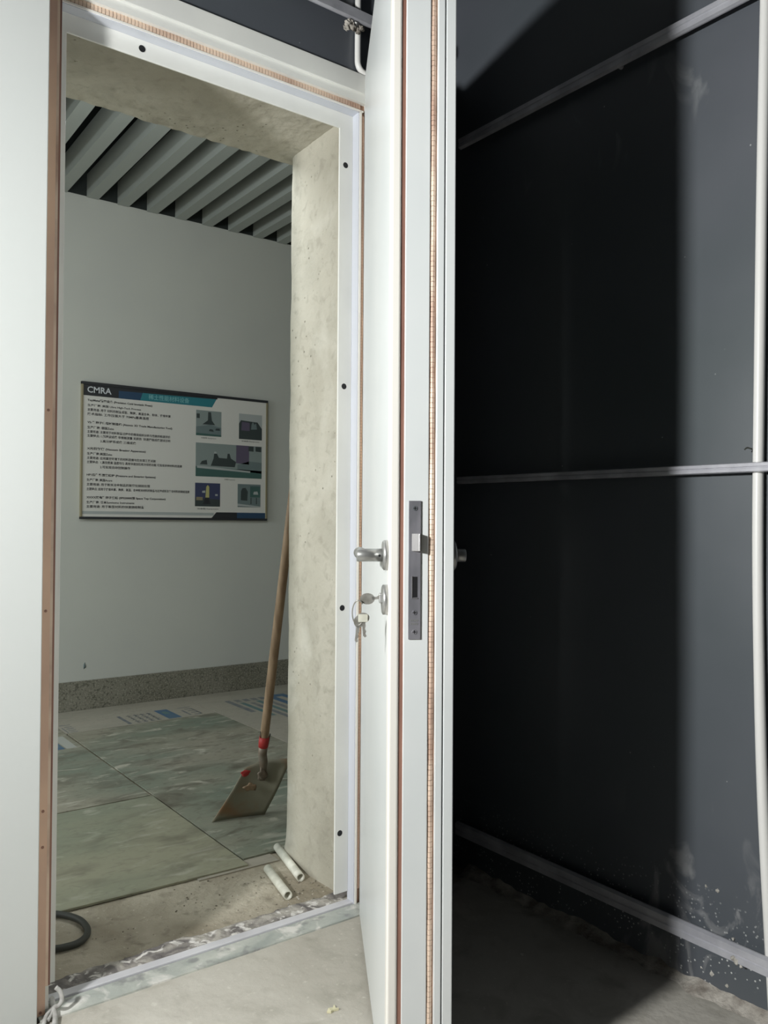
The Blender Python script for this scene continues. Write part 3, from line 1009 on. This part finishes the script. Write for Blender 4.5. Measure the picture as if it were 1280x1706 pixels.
print_mesh('photograph', [('photo_navy', 0, frac(*ph, R4)), ('photo_dark', 1, frac(*ph, [(0, 0), (1, 0), (1, 0.30), (0, 0.36)])),
                          ('photo_yellow', 2, frac(*ph, [(0.41, 0.38), (0.56, 0.38), (0.56, 0.84), (0.50, 0.92), (0.44, 0.84)])),
                          ('photo_light', 2, frac(*ph, [(0.28, 0.58), (0.40, 0.58), (0.40, 0.68), (0.28, 0.66)])),
                          ('photo_light', 2, frac(*ph, [(0.80, 0.46), (0.90, 0.46), (0.90, 0.54), (0.80, 0.54)])),
                          ('sign_gold', 2, frac(*ph, [(0.05, 0.26), (0.30, 0.26), (0.30, 0.40), (0.05, 0.40)])),
                          ('sign_dark', 2, frac(*ph, [(0.30, 0.10), (0.62, 0.10), (0.56, 0.38), (0.40, 0.38)]))], sign)
ph = (0.923, 0.079, 1.077, 0.218)
print_mesh('photograph', [('bluegrey', 0, frac(*ph, R4)), ('photo_dark', 1, frac(*ph, [(0.14, 0.30), (0.42, 0.28), (0.44, 0.68), (0.34, 0.84), (0.20, 0.82), (0.14, 0.68)])),
                          ('photo_green', 1, frac(*ph, [(0.54, 0.44), (0.98, 0.44), (0.98, 0.92), (0.54, 0.92)])),
                          ('photo_light', 2, frac(*ph, [(0.68, 0.56), (0.90, 0.56), (0.86, 0.70), (0.70, 0.68)])),
                          ('photo_light', 2, frac(*ph, [(0, 0.05), (1, 0.0), (1, 0.04), (0, 0.15)])),
                          ('photo_dark', 1, frac(*ph, [(0.56, 0.14), (0.60, 0.14), (0.60, 0.42), (0.56, 0.42)])),
                          ('photo_dark', 1, frac(*ph, [(0.80, 0.14), (0.84, 0.14), (0.84, 0.42), (0.80, 0.42)]))], sign)

TEXTS = []          # (name, body, material, parent, matrix, width, height, bold)


def text(name, body, material, parent, x, z, w=None, h=0.016, bold=0.0, flat=None):
    TEXTS.append((name, body, material, parent, x, z, w, h, bold, flat))


text('lettering', 'CMRA', 'letter', sign, 0.030, 0.678, 0.130, 0.034, 0.02)
text('lettering', '稀土性能材料设备', 'title_ink', sign, 0.368, 0.672, 0.242, 0.030, 0.01)
rows_ = [
    (0.637, 0.390, 1, 'TopMetal精密设备 (Precision Cold Isostatic Press)'),
    (0.610, 0.325, 0, '生产厂商: 美国 Ultra High-Tech Process'),
    (0.587, 0.497, 0, '主要用途: 用于 材料的制备成型、陶瓷、高温合金、粉体、难熔金属'),
    (0.564, 0.372, 0, '技术指标: 工作压强大于 70MPa最高温度'),
    (0.518, 0.508, 1, 'V2-等离子体增材制造机 (Atomic 3D Trade Manufacturing Tool)'),
    (0.492, 0.175, 0, '生产厂商: 德国Zeiss'),
    (0.469, 0.498, 0, '主要用途: 主要用于材料制备过程中的微观组织分析与性能的检测评价'),
    (0.447, 0.499, 0, '主要特点: 1.超声波成像 非接触测量 无损伤  快速扫描成像测试分析'),
    (0.421, 0.299, 9, '2.高分辨率成像 三维成像'),
    (0.377, 0.355, 1, 'X光衍射仪 (Vacuum Brazing Apparatus)'),
    (0.351, 0.167, 0, '生产厂商:美国Zeiss'),
    (0.328, 0.413, 0, '主要用途: 应用真空环境下的材料连接与热处理工艺试验'),
    (0.306, 0.569, 0, '主要特点:  1.真空度高 温度均匀 具有快速加热和冷却的功能 可实现多种材料的连接'),
    (0.281, 0.268, 9, '2.可实现自动控制操作'),
    (0.236, 0.414, 1, 'HP1热等静压烧结炉 (Pressure and Sintering Systems)'),
    (0.210, 0.169, 0, '生产厂商: 美国Avure'),
    (0.186, 0.381, 0, '主要用途: 用于粉末冶金制品的致密化烧结处理'),
    (0.161, 0.616, 0, '主要特点: 适用于难熔金属、陶瓷、高温、合金粉末材料的制备与近净成形及复合材料的烧结连接'),
    (0.115, 0.473, 1, 'XXXX放电等离子烧结 (SPS2000E型 Space Top Corporation)'),
    (0.090, 0.293, 0, '生产厂商: 日本Sumitomo Instruments'),
    (0.067, 0.349, 0, '主要用途: 用于新型材料的快速烧结制备'),
]
for z, xr, kind_, body in rows_:
    x0 = 0.032 + (0.045 + 0.025 if kind_ == 9 else 0)
    text('text_line', body, 'ink', sign, x0, z - 0.008, xr - x0, 0.0165 if kind_ == 1 else 0.0155, 0.030 if kind_ == 1 else 0.016)
for x, z, w_ in ((0.685, 0.474, 0.095), (0.945, 0.472, 0.12), (0.835, 0.236, 0.07), (0.665, 0.060, 0.135)):
    text('caption', '设备图 Equipment', 'ink_soft', sign, x, z, w_, 0.010, 0.01)

# small gouge in the corridor wall below the notice board
gp = at(141, 1109, Y=FY - 0.001)
lump('wall_nick', gp, (0.006, 0.0015, 0.016), 'bluegrey', bpy.data.objects['wall_back'], seed=11, sub=2, rough=0.7)

# ------------------------------------------------------------------ protective boards on the corridor floor
def board(x0, y0, x1, y1, z, material, label, dx=0.0, dy=0.0, th=0.006):
    """skewed sheet: dy = how much further the right end lies along Y"""
    bm = bmesh.new()
    x0, y0, x1, y1, dx, dy = (q_ * KC for q_ in (x0, y0, x1, y1, dx, dy))
    v0 = [bm.verts.new(p) for p in ((x0, y0, 0), (x1, y0 + dy, 0), (x1 + dx, y1, 0), (x0 + dx, y1, 0))]
    v1 = [bm.verts.new((v.co.x, v.co.y, th)) for v in v0]
    bm.faces.new(v0[::-1])
    bm.faces.new(v1)
    for i in range(4):
        j = (i + 1) % 4
        bm.faces.new((v0[i], v0[j], v1[j], v1[i]))
    o = finish(bm, 'protection_board', material)
    o.location.z = ZC + z
    tag(o, label, 'board', 'protective boards on the corridor floor')
    return o


board(-0.30, 2.235, 1.138, 2.938, 0.002, 'board_front', 'front left protective board nearest the door threshold', dy=-0.055)
b_left = board(-0.30, 2.946, 1.134, 4.490, 0.002, 'board_dirty', 'back left protective board with a blue printed patch')
board(1.146, 2.226, 1.906, 4.022, 0.0022, 'board_dirty', 'muddy protective board under the shovel')
b_mid = board(1.139, 4.028, 1.908, 4.492, 0.002, 'board_clean', 'clean board strip with small blue print against the skirting')
b_right = board(1.912, 2.30, 3.20, 4.492, 0.002, 'board_clean', 'clean board with large blue print behind the shovel handle')
board(0.98, 2.172, 1.232, 2.224, 0.0, 'board_clean', 'narrow pale offcut poking out under the front boards', th=0.0035, dy=-0.006)


# prints on the boards (flat ink lying on the board, local coordinates = world x, y)
def floor_print(name, shapes, parent, zt=0.0063):
    mats, bm = [], bmesh.new()
    for mname, layer, pts in shapes:
        if mname not in mats:
            mats.append(mname)
        f = bm.faces.new([bm.verts.new((x * KC, y * KC, zt + 0.0002 * layer)) for x, y in pts])
        f.normal_update()
        if f.normal.z < 0:
            f.normal_flip()
        f.material_index = mats.index(mname)
    me = bpy.data.meshes.new(name)
    bm.to_mesh(me)
    bm.free()
    return link(name, me, mats, parent)


sh = []
for i, x in enumerate((1.445, 1.490, 1.525, 1.560, 1.595)):          # column of characters, read sideways
    for j in range(3 if i else 1):
        if i == 0:
            sh.append(('print_slate', 0, rect(x, 4.045, x + 0.018, 4.235)))
        else:
            y0_ = 4.050 + j * 0.064
            sh += [('print_slate', 0, rect(x, y0_, x + 0.022, y0_ + 0.012)), ('print_slate', 0, rect(x, y0_ + 0.030, x + 0.026, y0_ + 0.041)),
                   ('print_slate', 0, rect(x + 0.008, y0_, x + 0.014, y0_ + 0.05))]
sh.append(('print_blue', 0, rect(1.652, 4.040, 1.722, 4.255)))
sh.append(('print_teal', 1, [(1.672, 4.14), (1.704, 4.15), (1.704, 4.19), (1.688, 4.215), (1.670, 4.19)]))
sh.append(('print_slate', 0, rect(1.775, 4.232, 1.848, 4.246)))
sh.append(('print_slate', 0, rect(1.772, 4.06, 1.784, 4.18)))
for j in range(4):
    sh.append(('print_slate', 0, rect(1.800, 4.055 + j * 0.045, 1.842, 4.068 + j * 0.045)))
sh.append(('print_slate', 0, rect(1.834, 4.055, 1.842, 4.20)))
floor_print('blue_print', sh, b_mid)
sh = [('print_slate', 0, rect(1.152, 4.192, 1.205, 4.205))]
for j in range(4):
    sh.append(('print_slate', 0, rect(1.165, 4.042 + j * 0.036, 1.200, 4.053 + j * 0.036)))
sh.append(('print_slate', 0, rect(1.150, 4.04, 1.156, 4.15)))
floor_print('blue_print', sh, b_mid)
floor_print('blue_print', [('print_blue', 0, rect(0.90, 3.76, 1.060, 3.93)), ('print_white', 0, rect(1.066, 3.76, 1.112, 3.99))], b_left)
sh = [('print_slate', 0, rect(2.060, 3.93, 2.092, 4.255))]
for i, x in enumerate((2.112, 2.162, 2.212, 2.262)):
    y0_ = (3.80, 3.66, 3.52, 3.45)[i]
    sh.append(('print_teal' if i % 2 == 0 else 'print_slate', 0, rect(x, y0_, x + 0.028, 4.17 - 0.03 * (i % 2))))
    sh.append(('print_slate', 0, rect(x, 4.19, x + 0.034, 4.25)))
sh.append(('print_blue', 0, rect(2.318, 3.62, 2.36, 4.26)))
sh.append(('print_blue', 0, rect(2.40, 3.70, 2.47, 4.20)))
sh.append(('print_blue', 1, rect(2.318, 4.20, 2.44, 4.26)))
sh.append(('print_slate', 0, rect(2.48, 4.18, 2.56, 4.27)))
floor_print('blue_print', sh, b_right)


# ------------------------------------------------------------------ shovel leaning behind the doorway
shovel = empty('shovel', (1.36, 2.65, ZC + 0.008))
tag(shovel, 'worn square shovel with wooden handle leaning behind the concrete reveal', 'shovel')


def sw(p):
    return Vector(p) - Vector((1.36, 2.65, ZC + 0.008))


hb = at(440, 1232, Y=2.586)
ht = at(478.5, 905, Y=2.40)
hd = (ht - hb).normalized()
htop = hb + hd * 0.96
hs = hb - hd * 0.06
tube('wooden_handle', [sw(hs), sw(hb), sw(hb + hd * 0.3), sw(hb + hd * 0.7), sw(htop - hd * 0.01), sw(htop)], [0.0135, 0.0155, 0.0160, 0.0150, 0.0140, 0.009], 'wood', shovel, 16)
tape = tube('red_tape', [sw(hb - hd * 0.028), sw(hb - hd * 0.010), sw(hb + hd * 0.012)], [0.0170, 0.0180, 0.0172], 'red', shovel, 16)
tube('wire_end', smooth_path([sw(hb + hd * 0.01 + Vector((-0.017, -0.003, 0))), sw(hb + hd * 0.035 + Vector((-0.020, -0.004, 0)))], 3), 0.0016, 'hose', tape, 6)
tube('wire_end', smooth_path([sw(hb - hd * 0.03 + Vector((0.016, -0.004, 0))), sw(hb + hd * 0.02 + Vector((0.020, -0.004, 0)))], 3), 0.0022, 'hose', tape, 6)
# socket between handle and blade
bl_top = at(438, 1283, Y=2.623)
tube('socket', [sw(hb - hd * 0.02), sw(hb - hd * 0.055), sw(bl_top + Vector((0, -0.004, 0.03))), sw(bl_top + Vector((0.0, -0.003, -0.035)))], [0.0165, 0.0160, 0.0150, 0.0080], 'socket', shovel, 14)
# blade: curved plate, its edge on the floor, corner towards the camera-left
BL0 = at(353, 1369, Z=ZC + 0.012)
BL1 = at(441, 1356, Z=ZC + 0.012)
TL0 = at(407, 1281, Y=2.649)
TR0 = at(484, 1266, Y=2.581)
bm = bmesh.new()
g = []
NU, NV = 14, 12
for i in range(NU + 1):
    u = i / NU
    row = []
    for j in range(NV + 1):
        v = j / NV
        p = (BL0 * (1 - u) + BL1 * u) * (1 - v) + (TL0 * (1 - u) + TR0 * u) * v
        bow = 0.030 * (4 * u * (1 - u)) * (0.35 + 0.65 * v)
        p = p + Vector((0.25, 0.9, -0.1)) * bow * 0.8 + Vector((0, 0, 1)) * (0.012 * (1 - (2 * u - 1) ** 2) * v)
        p = p + Vector((0, -0.012, -0.004)) * (4 * v * (1 - v)) * 0.5
        p.z += 0.0035 * mnoise.noise(Vector((u * 5, v * 5, 1))) * v
        if j == 0:
            p.z = ZC + 0.010
        row.append(bm.verts.new(sw(p)))
    g.append(row)
for i in range(NU):
    for j in range(NV):
        bm.faces.new((g[i][j], g[i + 1][j], g[i + 1][j + 1], g[i][j + 1]))
blade = finish(bm, 'blade', 'rust', shovel, smooth=True)
md = blade.modifiers.new('thickness', 'SOLIDIFY')
md.thickness = 0.0028
md.offset = 0
rm = at(409, 1288, Y=2.636)
lump('red_mark', sw(rm), (0.017, 0.004, 0.011), 'red', blade, seed=3, sub=3, rough=0.5)
cm = at(417, 1312, Y=2.630)
lump('dried_mortar', sw(cm), (0.020, 0.004, 0.012), 'wood', blade, seed=8, sub=3, rough=0.9)
cm = at(437, 1290, Y=2.612)
lump('dried_mortar', sw(cm), (0.016, 0.006, 0.018), 'socket', blade, seed=5, sub=3, rough=0.8)

# ------------------------------------------------------------------ loose things on the floor
a_, b_ = at(462, 1411, Z=ZC + 0.013), at(501, 1462, Z=ZC + 0.013)
tag(pipe('plastic_tube', [a_, b_], 0.0125, 0.0098, 'tube'), 'white plastic tube offcut lying against the concrete reveal', 'tube', 'tube offcuts in the doorway')
a_, b_ = at(446, 1447, Z=ZC + 0.013), at(480, 1492, Z=ZC + 0.013)
tag(pipe('plastic_tube', [a_, b_], 0.0125, 0.0098, 'tube'), 'white plastic tube offcut nearer the threshold', 'tube', 'tube offcuts in the doorway')
hp = [at(40, 1523, Z=ZC + 0.012), at(80, 1522, Z=ZC + 0.012), at(110, 1525, Z=ZC + 0.012), at(133, 1533, Z=ZC + 0.012), at(145, 1546, Z=ZC + 0.011), at(144, 1559, Z=ZC + 0.010), at(130, 1571, Z=ZC + 0.010), at(108, 1578, Z=ZC + 0.010), at(90, 1581, Z=ZC + 0.010), at(60, 1584, Z=ZC + 0.010), at(20, 1580, Z=ZC + 0.010)]
tag(tube('black_hose', smooth_path(hp, 6), 0.0085, 'hose', None, 10), 'loop of black hose lying at the left of the doorway', 'hose')
cp = [at(85, 1632, Z=0.055), at(93, 1640, Z=0.045), at(95, 1652, Z=0.03), at(92, 1664, Z=0.022), at(90, 1678, Z=0.012), at(80, 1688, Z=0.008), at(74, 1702, Z=0.007), at(70, 1722, Z=0.007)]
for i, p in enumerate(cp):
    if i < 4:
        p.y = 1.757 - 0.003 * i
cord = empty('tangled_cord', cp[-1])
tag(cord, 'dirty white plastic cord at the foot of the copper strip', 'cord')
tube('cord_strand', [p - cp[-1] for p in smooth_path(cp, 6)], 0.0045, 'cord', cord, 10)
cp2 = [at(86, 1664, Z=0.012), at(90, 1682, Z=0.010), at(92, 1698, Z=0.007), at(88, 1720, Z=0.007)]
tube('cord_strand', [p - cp[-1] for p in smooth_path(cp2, 6)], 0.0055, 'cord', cord, 10)
cp3 = [at(92, 1676, Z=0.011), at(86, 1690, Z=0.009), at(80, 1700, Z=0.007)]
tube('cord_strand', [p - cp[-1] for p in smooth_path(cp3, 6)], 0.0035, 'cord', cord, 10)
# pale chips on the room floor
bm = bmesh.new()
c_ = at(553, 1684, Z=0.0015)
out_ = [(-0.012, 0.0), (-0.004, 0.006), (0.006, 0.005), (0.012, 0.010), (0.010, 0.001), (0.013, -0.006), (0.002, -0.003), (-0.006, -0.006)]
lo_ = [bm.verts.new((c_.x + x, c_.y + y, 0.0006)) for x, y in out_]
hi_ = [bm.verts.new((c_.x + x, c_.y + y, 0.0042 + 0.002 * (i % 2))) for i, (x, y) in enumerate(out_)]
bm.faces.new(lo_[::-1])
bm.faces.new(hi_)
for i in range(len(out_)):
    j = (i + 1) % len(out_)
    bm.faces.new((lo_[i], lo_[j], hi_[j], hi_[i]))
tag(finish(bm, 'yellow_chip', 'chip'), 'small torn yellowish chip on the concrete near the door leaf', 'chip')


# crumbs and dust grains: nobody could count them
def crumbs(name, spots, count, smin, smax, material, label, seed):
    random.seed(seed)
    bm = bmesh.new()
    for i in range(count):
        x, y, sx, sy = random.choice(spots)
        px, py = x + random.gauss(0, 1) * sx, y + random.gauss(0, 1) * sy
        if py < 1455 - (px - 400) * 0.15 and px < 470:
            continue
        if px > 552:
            continue
        r = random.uniform(smin, smax) * random.random() ** 1.5 + smin * 0.5
        p = at(px, py, Z=ZC)
        vs_ = bmesh.ops.create_icosphere(bm, subdivisions=1, radius=r)['verts']
        for v in vs_:
            v.co *= 1 + 0.5 * mnoise.noise(v.co * 300 + Vector((i, 0, 0)))
            v.co.z *= 0.7
            v.co += p + Vector((0, 0, r * 0.4))
    o = finish(bm, name, material)
    tag(o, label, kind='stuff')
    return o


crumbs('grit', [(400, 1470, 60, 10), (360, 1500, 50, 12), (510, 1475, 25, 10), (530, 1480, 15, 12), (250, 1560, 90, 25), (440, 1520, 40, 14)], 240, 0.0010, 0.0038, 'stone',
       'dark grit scattered across the doorway floor', 4)
pc = crumbs('plaster_crumbs', [(430, 1540, 80, 8), (330, 1570, 60, 8), (500, 1500, 30, 10), (240, 1610, 40, 8)], 160, 0.001, 0.004, 'plaster',
       'pale plaster crumbs along the door threshold', 9)
pc.parent = t3

# ------------------------------------------------------------------ turn the lettering into flat meshes
tmp = []
for (name, body, material, parent, x, z, w_, h_, bold, flat) in TEXTS:
    cu = bpy.data.curves.new(name, 'FONT')
    cu.body = body
    cu.size = 1.0
    cu.resolution_u = 2
    cu.offset = bold
    o = bpy.data.objects.new('tmp_text', cu)
    C.objects.link(o)
    tmp.append(o)
bpy.context.view_layer.update()
dg = bpy.context.evaluated_depsgraph_get()
for o, (name, body, material, parent, x, z, w_, h_, bold, flat) in zip(tmp, TEXTS):
    me = bpy.data.meshes.new_from_object(o.evaluated_get(dg))
    xs = [v.co.x for v in me.vertices]
    ys = [v.co.y for v in me.vertices]
    if xs:
        x0, x1, y0, y1 = min(xs), max(xs), min(ys), max(ys)
        kx = w_ / (x1 - x0)
        kz = h_ / (y1 - y0)
        for v in me.vertices:
            v.co = Vector((x + (v.co.x - x0) * kx, -0.0012, z + (v.co.y - y0) * kz))
    me.materials.clear()
    t_ = link(name, me, material, parent)
for o in tmp:
    cu = o.data
    bpy.data.objects.remove(o)
    bpy.data.curves.remove(cu)
